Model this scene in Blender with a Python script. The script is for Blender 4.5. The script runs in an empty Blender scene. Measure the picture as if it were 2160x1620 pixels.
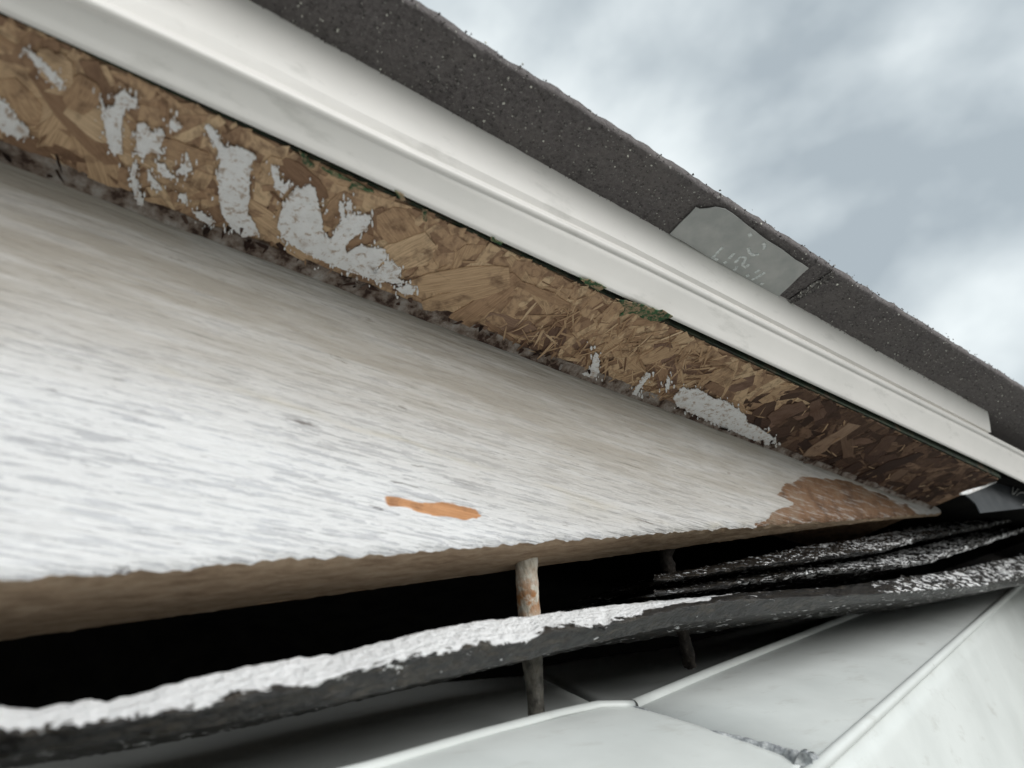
import bpy, bmesh, math, random
import numpy as np
from mathutils import Vector, Matrix

random.seed(7)
rng = np.random.default_rng(11)
scene = bpy.context.scene
COL = scene.collection

# ------------------------------------------------------------------ camera
F = 1560.0                      # focal length in photo pixels (photo 2160 x 1620)
def nrm(v): return v / np.linalg.norm(v)
VP = (3440.0, 1630.0)           # vanishing point of the sloping roof edge
E1 = nrm(np.array([VP[0] - 1080, -(VP[1] - 810), -F]))
E2 = np.array([0, 1.0, 0]); E2 = nrm(E2 - E2.dot(E1) * E1)
E3 = np.cross(E1, E2)
UP0 = .853 * E2 - .522 * E3; UP0 = nrm(UP0)
PITCH = math.radians(13.2)      # slope of the roof edge
ZW = nrm(math.cos(PITCH) * UP0 - math.sin(PITCH) * E1)
XW = nrm(math.cos(PITCH) * E1 + math.sin(PITCH) * UP0)
YW = np.cross(ZW, XW)
C2W = np.array([XW, YW, ZW])
EYE = np.array([0, 0, 2.9])
R = np.array([math.cos(PITCH), 0, -math.sin(PITCH)])     # along the roof edge
RU = np.array([math.sin(PITCH), 0, math.cos(PITCH)])     # square to it

cam_d = bpy.data.cameras.new('camera')
cam = bpy.data.objects.new('camera', cam_d); COL.objects.link(cam)
m4 = Matrix.Identity(4)
for i in range(3):
    for j in range(3): m4[i][j] = C2W[i][j]
    m4[i][3] = EYE[i]
cam.matrix_world = m4
cam_d.sensor_width = 36; cam_d.lens = 36 * F / 2160
cam_d.clip_start = .005; cam_d.clip_end = 5000
cam_d.dof.use_dof = True; cam_d.dof.focus_distance = .29; cam_d.dof.aperture_fstop = 12
scene.camera = cam

# ------------------------------------------------------------------ light
SUN_EL, SUN_AZ = math.radians(17), math.radians(20)      # azimuth measured from -Y, positive towards +X
sdir = np.array([math.sin(SUN_AZ) * math.cos(SUN_EL), -math.cos(SUN_AZ) * math.cos(SUN_EL), math.sin(SUN_EL)])
sun_d = bpy.data.lights.new('sun', 'SUN'); sun_d.energy = 1.0; sun_d.angle = math.radians(52)
sun_d.color = (1, .99, .975)
sun = bpy.data.objects.new('sun', sun_d); COL.objects.link(sun)
sun.rotation_euler = Vector(-sdir).to_track_quat('-Z', 'Y').to_euler()
sun.location = (0, -2, 8)

world = bpy.data.worlds.new('World'); scene.world = world; world.use_nodes = True
wn = world.node_tree; wn.nodes.clear()
def wnode(t, **k):
    n = wn.nodes.new(t)
    for a, b in k.items(): setattr(n, a, b)
    return n
wo = wnode('ShaderNodeOutputWorld'); bg = wnode('ShaderNodeBackground')
bg.inputs['Strength'].default_value = .1
sky = wnode('ShaderNodeTexSky', sky_type='NISHITA'); sky.sun_disc = False
sky.sun_elevation = SUN_EL; sky.sun_rotation = math.pi + SUN_AZ * -1
tc = wnode('ShaderNodeTexCoord')
mp = wnode('ShaderNodeMapping'); mp.inputs['Scale'].default_value = (1, 1, 1.5); mp.inputs['Location'].default_value = (-5.95, -7.22, 3.92)
n1 = wnode('ShaderNodeTexNoise'); n1.inputs['Scale'].default_value = 1.9; n1.inputs['Detail'].default_value = 6; n1.inputs['Roughness'].default_value = .47
n1.inputs['Distortion'].default_value = .35
n2 = wnode('ShaderNodeTexNoise'); n2.inputs['Scale'].default_value = 5.5; n2.inputs['Detail'].default_value = 5; n2.inputs['Roughness'].default_value = .48
mixn = wnode('ShaderNodeMath', operation='MULTIPLY_ADD'); mixn.inputs[1].default_value = .34
sc1 = wnode('ShaderNodeMath', operation='MULTIPLY'); sc1.inputs[1].default_value = .66
ramp = wnode('ShaderNodeValToRGB')
el = ramp.color_ramp.elements
el[0].position = .385; el[0].color = (1.62, 1.86, 2.02, 1)
el[1].position = .575; el[1].color = (3.35, 3.6, 3.66, 1)
e = el.new(.47); e.color = (2.3, 2.55, 2.68, 1)
mixc = wnode('ShaderNodeMix', data_type='RGBA'); mixc.inputs[0].default_value = .97
L = wn.links.new
L(tc.outputs['Generated'], mp.inputs[0]); L(mp.outputs[0], n1.inputs['Vector']); L(mp.outputs[0], n2.inputs['Vector'])
L(n1.outputs[0], sc1.inputs[0]); L(n2.outputs[0], mixn.inputs[0]); L(sc1.outputs[0], mixn.inputs[2])
L(mixn.outputs[0], ramp.inputs[0]); L(sky.outputs[0], mixc.inputs[6]); L(ramp.outputs[0], mixc.inputs[7])
L(mixc.outputs[2], bg.inputs['Color']); L(bg.outputs[0], wo.inputs['Surface'])

scene.view_settings.view_transform = 'Standard'; scene.view_settings.look = 'None'
scene.view_settings.exposure = 1.42; scene.view_settings.gamma = 1; scene.view_settings.use_curve_mapping = False
scene.render.engine = 'CYCLES'
scene.cycles.max_bounces = 10; scene.cycles.diffuse_bounces = 6
scene.cycles.use_denoising = True

# ------------------------------------------------------------------ helpers
def ray(u, v):
    return C2W @ np.array([(u - 1080) / F, -(v - 810) / F, -1.0])
def at_y(u, v, y):                         # where the sight line meets the upright plane y
    r = ray(u, v); return EYE + r * (y / r[1])
def on_plane(u, v, p, n):
    r = ray(u, v); return EYE + r * (np.dot(np.asarray(p) - EYE, n) / np.dot(r, n))
def to_px(P):
    c = (np.asarray(P) - EYE) @ C2W
    return np.stack([1080 + F * c[..., 0] / -c[..., 2], 810 - F * c[..., 1] / -c[..., 2]], -1)

_tab = rng.random((256, 256))
def vnoise(x, y):
    x = np.asarray(x, float); y = np.asarray(y, float)
    xi = np.floor(x).astype(int); yi = np.floor(y).astype(int)
    fx = x - xi; fy = y - yi
    fx = fx * fx * (3 - 2 * fx); fy = fy * fy * (3 - 2 * fy)
    a = _tab[xi % 256, yi % 256]; b = _tab[(xi + 1) % 256, yi % 256]
    c = _tab[xi % 256, (yi + 1) % 256]; d = _tab[(xi + 1) % 256, (yi + 1) % 256]
    return (a * (1 - fx) + b * fx) * (1 - fy) + (c * (1 - fx) + d * fx) * fy - .5
def fbm(x, y, o=4):
    s = 0; a = 1.0
    for k in range(o):
        s = s + a * vnoise(np.asarray(x) * 2 ** k + 17.3 * k, np.asarray(y) * 2 ** k + 5.1 * k); a *= .5
    return s
def inside(poly, P):
    poly = np.asarray(poly, float); x, y = P[..., 0], P[..., 1]
    r = np.zeros(x.shape, bool); j = len(poly) - 1
    for i in range(len(poly)):
        xi, yi = poly[i]; xj, yj = poly[j]
        c = ((yi > y) != (yj > y)) & (x < (xj - xi) * (y - yi) / (yj - yi + 1e-12) + xi)
        r ^= c; j = i
    return r

def mesh_obj(name, V, Fc, mat, parent=None, smooth=True, attrs=None):
    me = bpy.data.meshes.new(name)
    me.from_pydata([tuple(map(float, v)) for v in V], [], [tuple(map(int, f)) for f in Fc]); me.update()
    if attrs:
        for k, a in attrs.items():
            at = me.attributes.new(k, 'FLOAT', 'POINT'); at.data.foreach_set('value', np.asarray(a, np.float32).ravel())
    if smooth:
        me.polygons.foreach_set('use_smooth', [True] * len(me.polygons))
    me.materials.append(mat)
    o = bpy.data.objects.new(name, me); COL.objects.link(o)
    if parent: o.parent = parent
    return o
def thing(name, label, cat, loc, group=None):
    o = bpy.data.objects.new(name, None); COL.objects.link(o); o.location = tuple(loc)
    o.empty_display_size = .02
    bpy.context.view_layer.update()
    o['label'] = label; o['category'] = cat
    if group: o['group'] = group
    return o
def adopt(o, parent):                      # parent while leaving the geometry where it stands
    o.parent = parent; o.matrix_parent_inverse = Matrix.Translation(-Vector(parent.location)); return o
def tag(o, label, cat, group=None):
    o['label'] = label; o['category'] = cat
    if group: o['group'] = group
    return o
def grid_faces(nu, nv, close_v=False):
    f = []
    for i in range(nu - 1):
        for j in range(nv - 1 + (1 if close_v else 0)):
            a = i * nv + j; b = i * nv + (j + 1) % nv
            f.append((a, b, b + nv, a + nv))
    return f
def extrude_line(name, pts, s0, s1, n, mat, parent=None, thick=None, smooth=True, wob=0.0):
    """profile points (each on a line along R) swept along the roof edge"""
    pts = np.asarray(pts); ss = np.linspace(s0, s1, n); V = []
    for s in ss:
        for k, p in enumerate(pts): V.append(p - R * np.dot(p - EYE, R) + R * s + RU * wob * fbm(s * 9, k * .1, 3))
    o = mesh_obj(name, V, grid_faces(n, len(pts)), mat, None, smooth)
    if thick:
        md = o.modifiers.new('t', 'SOLIDIFY'); md.thickness = thick; md.offset = 0
    if parent: adopt(o, parent)
    return o
def slab(name, P, normal, t, mat, parent=None, bevel=0):
    """flat polygon with thickness t along -normal"""
    bm = bmesh.new(); n = nrm(np.asarray(normal)); k = len(P)
    a = [bm.verts.new(tuple(p)) for p in P]; b = [bm.verts.new(tuple(np.asarray(p) - n * t)) for p in P]
    bm.faces.new(a); bm.faces.new(b[::-1])
    for i in range(k): bm.faces.new((a[i], b[i], b[(i + 1) % k], a[(i + 1) % k]))
    bmesh.ops.recalc_face_normals(bm, faces=bm.faces)
    bmesh.ops.triangulate(bm, faces=[f for f in bm.faces if len(f.verts) > 4])
    me = bpy.data.meshes.new(name); bm.to_mesh(me); bm.free(); me.materials.append(mat)
    o = bpy.data.objects.new(name, me); COL.objects.link(o)
    if bevel:
        md = o.modifiers.new('b', 'BEVEL'); md.width = bevel; md.segments = 3
    if parent: adopt(o, parent)
    return o
def tube(name, P, rad, mat, parent=None, n=14, amp=0.0, fr=400, cap=True):
    P = [np.asarray(p, float) for p in P]; V = []
    m = len(P); rad = np.broadcast_to(rad, (m,))
    for i in range(m):
        t = nrm(P[min(i + 1, m - 1)] - P[max(i - 1, 0)])
        a = nrm(np.cross(t, [0, 1, .01])); b = np.cross(t, a)
        for k in range(n):
            th = 2 * math.pi * k / n
            rr = rad[i] * (1 + amp * float(fbm(i * .35 + fr, math.cos(th) * 1.3 + math.sin(th) * 2.1, 3)))
            V.append(P[i] + rr * (math.cos(th) * a + math.sin(th) * b))
    Fc = grid_faces(m, n, True)
    if cap: Fc += [tuple(range(n)), tuple(range((m - 1) * n, m * n))[::-1]]
    o = mesh_obj(name, V, Fc, mat)
    if parent: adopt(o, parent)
    return o
def lerp_pts(P, n):
    P = np.asarray(P, float); d = np.r_[0, np.cumsum(np.linalg.norm(np.diff(P, axis=0), axis=1))]
    t = np.linspace(0, d[-1], n)
    return np.stack([np.interp(t, d, P[:, k]) for k in range(P.shape[1])], 1)

# ------------------------------------------------------------------ materials
class M:
    def __init__(s, name, rough=.6, spec=.4):
        s.m = bpy.data.materials.new(name); s.m.use_nodes = True; s.t = s.m.node_tree
        s.b = s.t.nodes['Principled BSDF']; s.b.inputs['Roughness'].default_value = rough
        s.b.inputs['Specular IOR Level'].default_value = spec
        s.tc = s.t.nodes.new('ShaderNodeTexCoord')
    def n(s, t, **k):
        x = s.t.nodes.new(t)
        for a, b in k.items(): setattr(x, a, b)
        return x
    def l(s, a, b): s.t.links.new(a, b)
    def coord(s, rot=(0, 0, 0), scale=(1, 1, 1)):
        """object coordinates turned first, then stretched"""
        a = s.n('ShaderNodeMapping'); a.inputs['Rotation'].default_value = rot
        b = s.n('ShaderNodeMapping'); b.inputs['Scale'].default_value = scale
        s.l(s.tc.outputs['Object'], a.inputs[0]); s.l(a.outputs[0], b.inputs[0]); return b.outputs[0]
    def noise(s, vec, scale, detail=4, rough=.55, dist=0):
        x = s.n('ShaderNodeTexNoise'); x.inputs['Scale'].default_value = scale; x.inputs['Detail'].default_value = detail
        x.inputs['Roughness'].default_value = rough; x.inputs['Distortion'].default_value = dist
        s.l(vec, x.inputs['Vector']); return x.outputs[0]
    def ramp(s, f, stops, interp='LINEAR'):
        x = s.n('ShaderNodeValToRGB'); x.color_ramp.interpolation = interp; e = x.color_ramp.elements
        while len(e) < len(stops): e.new(.5)
        for k, (p, c) in enumerate(stops):
            e[k].position = p; e[k].color = (c if len(c) == 4 else (*c, 1))
        s.l(f, x.inputs[0]); return x.outputs[0]
    def gray(s, f, a, b, va=0., vb=1.): return s.ramp(f, [(a, (va,) * 3), (b, (vb,) * 3)])
    def mix(s, f, a, b, mode='MIX'):
        x = s.n('ShaderNodeMix', data_type='RGBA', blend_type=mode)
        for sock, v in ((0, f), (6, a), (7, b)):
            if hasattr(v, 'links'): s.l(v, x.inputs[sock])
            elif isinstance(v, (int, float)): x.inputs[sock].default_value = v
            else: x.inputs[sock].default_value = (*v, 1)
        return x.outputs[2]
    def math(s, op, a, b=0):
        x = s.n('ShaderNodeMath', operation=op)
        for k, v in enumerate((a, b)):
            if hasattr(v, 'links'): s.l(v, x.inputs[k])
            else: x.inputs[k].default_value = v
        return x.outputs[0]
    def attr(s, name):
        x = s.n('ShaderNodeAttribute'); x.attribute_name = name; return x.outputs['Fac']
    def color(s, c):
        if hasattr(c, 'links'): s.l(c, s.b.inputs['Base Color'])
        else: s.b.inputs['Base Color'].default_value = (*c, 1)
    def bump(s, h, strength=.4, dist=.0005):
        x = s.n('ShaderNodeBump'); x.inputs['Strength'].default_value = strength; x.inputs['Distance'].default_value = dist
        s.l(h, x.inputs['Height']); s.l(x.outputs[0], s.b.inputs['Normal'])
    def island(s):
        return s.n('ShaderNodeNewGeometry').outputs['Random Per Island']
    def objrand(s):
        return s.n('ShaderNodeObjectInfo').outputs['Random']

# painted board: white paint over coarse grain, peeled to orange wood where the attribute says so
mb = M('board_paint', .62, .35)
gv = mb.coord((0, -PITCH, 0), (1, 1, 1)); gs = mb.coord((0, -PITCH, 0), (.055, 1, 1))
gs2 = mb.coord((0, -PITCH, 0), (.12, 1, 1))
g1 = mb.noise(gs, 620, 5, .62, .3); g2 = mb.noise(gs2, 480, 4, .6)
g3 = mb.noise(mb.coord((0, -PITCH, 0), (.07, 1, 1)), 1050, 4, .65, .25)
blotch = mb.noise(gv, 26, 4, .6); fine = mb.noise(gv, 2600, 2, .6)
white = mb.mix(mb.gray(blotch, .38, .66), (0.536, 0.540, 0.555), (0.630, 0.639, 0.658))
g4 = mb.noise(mb.coord((.0, -PITCH, 0), (.085, 1, 1)), 1500, 3, .6, .15); g5 = mb.noise(mb.coord((0, -PITCH, 0), (.11, 1, 1)), 640, 4, .7, .3)
patchy = mb.gray(mb.noise(gv, 34, 3), .35, .65)
white = mb.mix(mb.gray(g1, .52, .68, 0, .34), white, (.44, .43, .43))
white = mb.mix(mb.math('MULTIPLY', mb.gray(g3, .54, .61, 0, .75), patchy), white, (.36, .35, .36))
white = mb.mix(mb.gray(g4, .58, .64, 0, .5), white, (.34, .33, .335))
white = mb.mix(mb.gray(g3, .45, .38, 0, .7), white, (.85, .85, .845))
white = mb.mix(mb.math('MULTIPLY', mb.gray(g5, .62, .66, 0, .9), mb.gray(mb.noise(gv, 85, 2), .5, .62)), white, (.16, .15, .15))
vo = mb.n('ShaderNodeTexVoronoi'); vo.inputs['Scale'].default_value = 95; mb.l(mb.coord((0, -PITCH, 0), (.7, 1, 1)), vo.inputs['Vector'])
spot = mb.math('MULTIPLY', mb.gray(vo.outputs['Distance'], .05, .13, 1, 0), mb.gray(mb.noise(gv, 75, 1), .58, .62))
white = mb.mix(mb.math('MULTIPLY', spot, .7), white, (.10, .09, .085))
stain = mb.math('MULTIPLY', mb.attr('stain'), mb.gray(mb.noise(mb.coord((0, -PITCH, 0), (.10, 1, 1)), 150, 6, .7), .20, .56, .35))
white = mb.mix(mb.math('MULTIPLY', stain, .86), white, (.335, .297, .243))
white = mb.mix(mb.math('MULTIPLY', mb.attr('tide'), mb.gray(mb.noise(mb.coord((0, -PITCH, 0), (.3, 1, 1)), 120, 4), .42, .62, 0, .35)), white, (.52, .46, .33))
bare = mb.ramp(mb.noise(gs2, 350, 4), [(.3, (0.420, 0.194, 0.079)), (.7, (0.660, 0.347, 0.168))])
bare = mb.mix(mb.gray(mb.noise(gv, 130, 4), .55, .72, 0, .7), bare, (.22, .10, .05))
worn = mb.ramp(mb.noise(gv, 90, 5, .65), [(.35, (0.109, 0.058, 0.031)), (.52, (0.211, 0.113, 0.058)), (.70, (0.245, 0.172, 0.115))])
bare = mb.mix(mb.attr('tip'), bare, worn)
mb.color(mb.mix(mb.gray(mb.math('ADD', mb.attr('bare'), mb.math('MULTIPLY', mb.math('SUBTRACT', mb.noise(gs2, 500, 5, .7), .5), 1.1)), .40, .62), white, bare))
mb.bump(mb.math('ADD', mb.math('ADD', mb.math('MULTIPLY', g1, .5), mb.math('MULTIPLY', g3, -.8)), mb.math('ADD', mb.math('MULTIPLY', g4, -.4), mb.math('MULTIPLY', fine, .12))), .8, .0011)

me_ = M('raw_wood_edge', .85, .15)
ev = me_.coord((0, 0, 0), (.3, 1, 1))
rw = me_.ramp(me_.noise(ev, 330, 6, .68), [(.28, (0.264, 0.178, 0.115)), (.52, (0.475, 0.348, 0.238)), (.75, (0.598, 0.476, 0.353))])
me_.color(rw); me_.bump(me_.noise(me_.coord((0, 0, 0), (.5, 1, 1)), 900, 5, .7), .8, .001)

mo = M('osb_core', .85, .2)
ov = mo.coord()
mo.color(mo.ramp(mo.noise(ov, 190, 6, .65, .6), [(.3, (0.191, 0.111, 0.071)), (.55, (0.431, 0.279, 0.178)), (.75, (0.598, 0.419, 0.285))]))
mo.bump(mo.noise(ov, 700, 5, .7), .7, .0012)

def GEO(m): return m.n('ShaderNodeNewGeometry').outputs['Position']
def strand_mat(name, stops):
    m = M(name, .75, .25); v = m.coord((0, 0, 0), (.9, 7, 0))
    base = m.ramp(m.objrand(), stops)
    r = m.objrand(); sh = m.n('ShaderNodeVectorMath', operation='ADD'); m.l(v, sh.inputs[0])
    cx = m.n('ShaderNodeCombineXYZ'); m.l(r, cx.inputs[0]); m.l(r, cx.inputs[1]); m.l(cx.outputs[0], sh.inputs[1])
    fib = m.noise(sh.outputs[0], 3, 5, .65, .4)
    c = m.mix(m.gray(fib, .42, .70, 0, .75), base, m.mix(1, base, (.38, .30, .26), 'MULTIPLY'))
    c = m.mix(m.gray(m.noise(GEO(m), 110, 5, .65), .52, .68, 0, .7), c, (.10, .05, .03))
    m.color(c); m.bump(fib, .7, .0006); return m.m
MAT_STRAND = strand_mat('wood_strand', [(0, (0.286, 0.173, 0.108)), (.25, (0.484, 0.315, 0.193)), (.55, (0.583, 0.399, 0.244)), (.85, (0.682, 0.483, 0.301)), (1, (0.770, 0.578, 0.376))])
MAT_STRAND_DARK = strand_mat('shaded_wood_strand', [(0, (.045, .026, .02)), (.4, (.09, .052, .038)), (.8, (.15, .09, .062)), (1, (.24, .155, .105))])  # strands at the right end: shade of the deep corner put into the colour
MAT_STRAND_RED = strand_mat('red_shaded_wood_strand', [(0, (.15, .09, .065)), (.4, (.25, .155, .11)), (.8, (.33, .215, .15)), (1, (.42, .29, .20))])  # redder wood, with some of the right-end shade put into its colour
ms = M('splinter', .8, .2)
ms.color(ms.ramp(ms.island(), [(0, (0.198, 0.116, 0.070)), (.4, (0.418, 0.273, 0.164)), (.8, (0.572, 0.399, 0.249)), (1, (0.682, 0.525, 0.348))]))
ms2 = M('under_strand', .8, .2)
_f = ms2.noise(ms2.coord((0, 0, .5), (.5, .3, 1)), 900, 5, .65, .5)
_b = ms2.ramp(ms2.island(), [(0, (0.264, 0.163, 0.103)), (.3, (0.440, 0.289, 0.179)), (.7, (0.572, 0.394, 0.244)), (1, (0.682, 0.504, 0.320))])
ms2.color(ms2.mix(ms2.gray(_f, .45, .65, 0, .7), _b, (.17, .10, .065))); ms2.bump(_f, .6, .0006)
ms3 = M('shaded_under_strand', .8, .2)  # under layer at the right end, shade put into its colour too
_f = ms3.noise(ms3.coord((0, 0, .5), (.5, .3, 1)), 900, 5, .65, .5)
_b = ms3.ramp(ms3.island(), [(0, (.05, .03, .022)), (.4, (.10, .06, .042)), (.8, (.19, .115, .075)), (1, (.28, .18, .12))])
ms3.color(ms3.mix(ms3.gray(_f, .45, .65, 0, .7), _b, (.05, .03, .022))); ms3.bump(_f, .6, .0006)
mc = M('dark_chip', .9, .15)
mc.color(mc.ramp(mc.island(), [(0, (.02, .012, .01)), (.6, (.07, .04, .03)), (.9, (.2, .15, .12)), (1, (.4, .38, .36))]))
mp_ = M('paint_flake', .6, .35)
pv = mp_.coord()
pc = mp_.mix(mp_.gray(mp_.noise(pv, 240, 4, .6), .4, .68), (.9, .9, .9), (.82, .815, .81))
pc = mp_.mix(mp_.gray(mp_.noise(pv, 1100, 3, .7), .62, .72, 0, .6), pc, (.33, .31, .33))
wear = mp_.math('ADD', mp_.gray(mp_.noise(pv, 420, 6, .75, .4), .53, .64), mp_.gray(mp_.noise(pv, 130, 3), .60, .74, 0, .6))
pc = mp_.mix(mp_.math('MINIMUM', wear, .85), pc, (.40, .28, .19))
mp_.color(pc); mp_.bump(mp_.noise(pv, 1500, 4, .7), .6, .0006)
mk = M('old_caulk', .8, .2)
kv = mk.coord()
mk.color(mk.ramp(mk.noise(kv, 150, 6, .68), [(.40, (.06, .036, .028)), (.47, (.20, .15, .12)), (.58, (.36, .315, .28)), (.78, (.56, .54, .52))]))
mk.bump(mk.noise(kv, 1100, 4, .7), .8, .001)
mg = M('green_edge_paint', .7, .3)
_g = mg.ramp(mg.noise(mg.coord(), 300, 4), [(.35, (.014, .045, .02)), (.65, (.04, .125, .05))])
mg.color(mg.mix(mg.gray(mg.noise(mg.coord(), 520, 6, .75), .46, .58), _g, (.36, .25, .155)))

def metal(name, c1, c2):
  md_ = M(name, .36, .5)
  dv = md_.coord()
  dc = md_.mix(md_.gray(md_.noise(dv, 22, 4, .6), .35, .7), c1, c2)
  dc = md_.mix(md_.gray(md_.noise(md_.coord((0, -PITCH, 0), (.35, 1, 1)), 120, 5, .65), .58, .76, 0, .5), dc, (.45, .44, .40))
  dc = md_.mix(md_.gray(md_.noise(dv, 300, 5, .75), .62, .76, 0, .22), dc, (.42, .41, .39))
  dvo = md_.n('ShaderNodeTexVoronoi'); dvo.inputs['Scale'].default_value = 60; md_.l(dv, dvo.inputs['Vector'])
  dc = md_.mix(md_.math('MULTIPLY', md_.gray(dvo.outputs['Distance'], .02, .07, .45, 0), md_.gray(md_.noise(dv, 40, 2), .54, .6)), dc, (.35, .34, .33))
  md_.color(dc); md_.bump(md_.noise(dv, 45, 3), .12, .002)
  return md_
md_ = metal('white_coated_metal', (0.865, 0.837, 0.799), (0.789, 0.768, 0.731))
mfl = metal('grey_white_metal', (0.744, 0.772, 0.750), (0.645, 0.671, 0.650))

msh = M('shingle_back', .9, .25)
sv = msh.coord()
sc_ = msh.ramp(msh.noise(sv, 700, 5, .75), [(.3, (0.100, 0.089, 0.088)), (.55, (0.183, 0.166, 0.163)), (.75, (0.283, 0.262, 0.249))])
msh.color(msh.mix(msh.gray(msh.noise(sv, 45, 3), .4, .65, 0, .5), sc_, (0.210, 0.190, 0.180)))
msh.bump(msh.noise(sv, 1500, 4, .75), 1, .0008)
mgr = M('granule', .8, .35)
mgr.color(mgr.ramp(mgr.island(), [(0, (0.076, 0.068, 0.066)), (.6, (0.167, 0.153, 0.145)), (.86, (0.289, 0.276, 0.263)), (.96, (0.517, 0.498, 0.453)), (1, (0.836, 0.822, 0.735))]))
mf = M('release_film', .42, .45)
fv = mf.coord()
mf.color(mf.ramp(mf.noise(fv, 95, 4, .6), [(.35, (0.371, 0.380, 0.367)), (.65, (0.479, 0.479, 0.458))])); mf.bump(mf.noise(fv, 160, 3), .35, .001)
mfd = M('dark_film', .45, .4); mfd.color(mfd.ramp(mfd.noise(mfd.coord(), 120, 4, .6), [(.35, (.022, .026, .03)), (.65, (.045, .05, .055))]))
ml = M('film_print', .5, .4)
ml.color(ml.ramp(ml.noise(ml.coord(), 900, 3), [(.35, (0.486, 0.513, 0.499)), (.6, (0.810, 0.837, 0.824))]))

mt = M('tar_shingle', .2, .6)
tv = mt.coord((0, 0, 0), (.4, 1, 1))
tcx = mt.ramp(mt.noise(mt.coord((0, 0, 0), (.28, 1, 1)), 420, 6, .72), [(.3, (.004, .004, .005)), (.48, (.010, .009, .008)), (.60, (.042, .033, .023)), (.78, (.15, .12, .088))])
pmask = mt.math('ADD', mt.attr('paint'), mt.math('MULTIPLY', mt.math('SUBTRACT', mt.noise(mt.coord((0, .12, 0), (.7, 1, 1)), 300, 5, .62, .5), .5), 4.2))  # holds the lip paint and the layer flecks, the flecks partly wet highlights
pmask = mt.math('ADD', pmask, mt.math('MULTIPLY', mt.math('SUBTRACT', mt.noise(mt.coord((0, .12, 0), (.6, 1, 1)), 95, 3), .5), 1.6))
pmask = mt.math('ADD', pmask, mt.math('MULTIPLY', mt.math('SUBTRACT', mt.noise(mt.coord(), 1300, 2), .5), .9))
tcx = mt.mix(mt.gray(pmask, .50, .58), tcx, (.9, .9, .9))  # white lip paint, plus layer flecks that paint in wet highlights
mt.color(tcx); mt.bump(mt.noise(mt.coord((0, 0, 0), (.8, 1, 1)), 460, 4, .62), 1.0, .0026)
mt.l(mt.gray(pmask, .50, .58, .27, .6), mt.b.inputs['Roughness'])
mw = M('white_paint_coat', .55, .4)
wv = mw.coord()
mw.color(mw.mix(mw.gray(mw.noise(wv, 210, 4), .45, .75, 0, .6), (.86, .86, .855), (.70, .67, .63)))
mw.bump(mw.noise(wv, 700, 4, .7), .5, .0008)
mtg = M('tar_granule', .4, .5)
mtg.color(mtg.ramp(mtg.island(), [(0, (.02, .02, .02)), (.5, (.12, .11, .10)), (.75, (.4, .4, .4)), (1, (.78, .79, .78))]))

mn = M('painted_nail', .65, .35)
nv = mn.coord((0, 0, 0), (1, 1, .35))
nc = mn.ramp(mn.noise(nv, 420, 5, .65), [(.3, (.36, .32, .25)), (.5, (.62, .58, .49)), (.72, (.76, .74, .67))])
nc = mn.mix(mn.math('MULTIPLY', mn.gray(mn.noise(mn.coord(), 300, 4, .6), .42, .55), mn.attr('rust')), nc, (.36, .15, .04))
nc = mn.mix(mn.gray(mn.noise(mn.coord((0, 0, 0), (1, 1, .25)), 500, 5, .7), .50, .62, 0, .55), nc, (.20, .165, .12))
nc = mn.mix(mn.math('MULTIPLY', mn.attr('lower_shade'), mn.gray(mn.noise(mn.coord(), 220, 4), .3, .62, 1, .7)), nc, (.014, .012, .010))  # darkens the nail's lower half, shade put into the colour
mn.color(nc); mn.bump(mn.noise(nv, 900, 4), .6, .0008)
mn2 = M('rusty_nail', .7, .3)
mn2.color(mn2.ramp(mn2.noise(mn2.coord(), 420, 5, .7), [(.35, (0.007, 0.005, 0.004)), (.58, (0.025, 0.019, 0.014)), (.74, (0.121, 0.104, 0.085))]))
mn2.bump(mn2.noise(mn2.coord(), 900, 4), .8, .001)
mcv = M('cavity_shade', .95, .05); mcv.color(mcv.ramp(mcv.noise(mcv.coord(), 60, 4), [(.3, (.006, .006, .006)), (.7, (.014, .013, .012))]))  # near-black colour stands in for the shade inside the gap
msl = M('grey_sealant', .45, .45)
msl.color(msl.ramp(msl.noise(msl.coord(), 380, 5, .65), [(.35, (.2, .21, .225)), (.55, (.42, .44, .45)), (.7, (.72, .73, .72))])); msl.bump(msl.noise(msl.coord(), 700, 4), .7, .001)
mgd = M('ground', .95, .1)
mgd.color(mgd.ramp(mgd.noise(mgd.coord(), 2.2, 6, .6), [(.3, (.26, .25, .235)), (.7, (.40, .39, .36))]))

# ------------------------------------------------------------------ setting: ground, added dark lining behind the gap
g = mesh_obj('ground', [(-900, -900, 0), (900, -900, 0), (900, 900, 0), (-900, 900, 0)], [(0, 1, 2, 3)], mgd.m, smooth=False); g['kind'] = 'structure'

YB = .17                                    # front of the gable board
P_CR = at_y(0, 325, YB)                     # a point on the crease between board and deck
P_BOT = at_y(0, 1225, YB); ZB = P_BOT[2]
def z_crease(x): return P_CR[2] - math.tan(PITCH) * (np.asarray(x) - P_CR[0])
X_TIP = P_CR[0] + (P_CR[2] - ZB) / math.tan(PITCH)
print('crease', P_CR, 'bottom', P_BOT, 'tip x', X_TIP, to_px(np.array([X_TIP, YB, ZB])))

# hollow: an added near-black lining keeps the gap dark, open only towards the viewer
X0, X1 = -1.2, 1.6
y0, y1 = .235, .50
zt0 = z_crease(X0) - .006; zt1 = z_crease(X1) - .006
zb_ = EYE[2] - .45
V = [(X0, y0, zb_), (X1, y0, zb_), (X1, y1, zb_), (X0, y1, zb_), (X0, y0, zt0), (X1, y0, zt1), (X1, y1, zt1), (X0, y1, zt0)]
hol = mesh_obj('added_dark_lining', V, [(0, 1, 2, 3), (2, 3, 7, 6), (0, 3, 7, 4), (1, 2, 6, 5), (4, 5, 6, 7)], mcv.m, smooth=False); hol['kind'] = 'structure'

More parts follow.
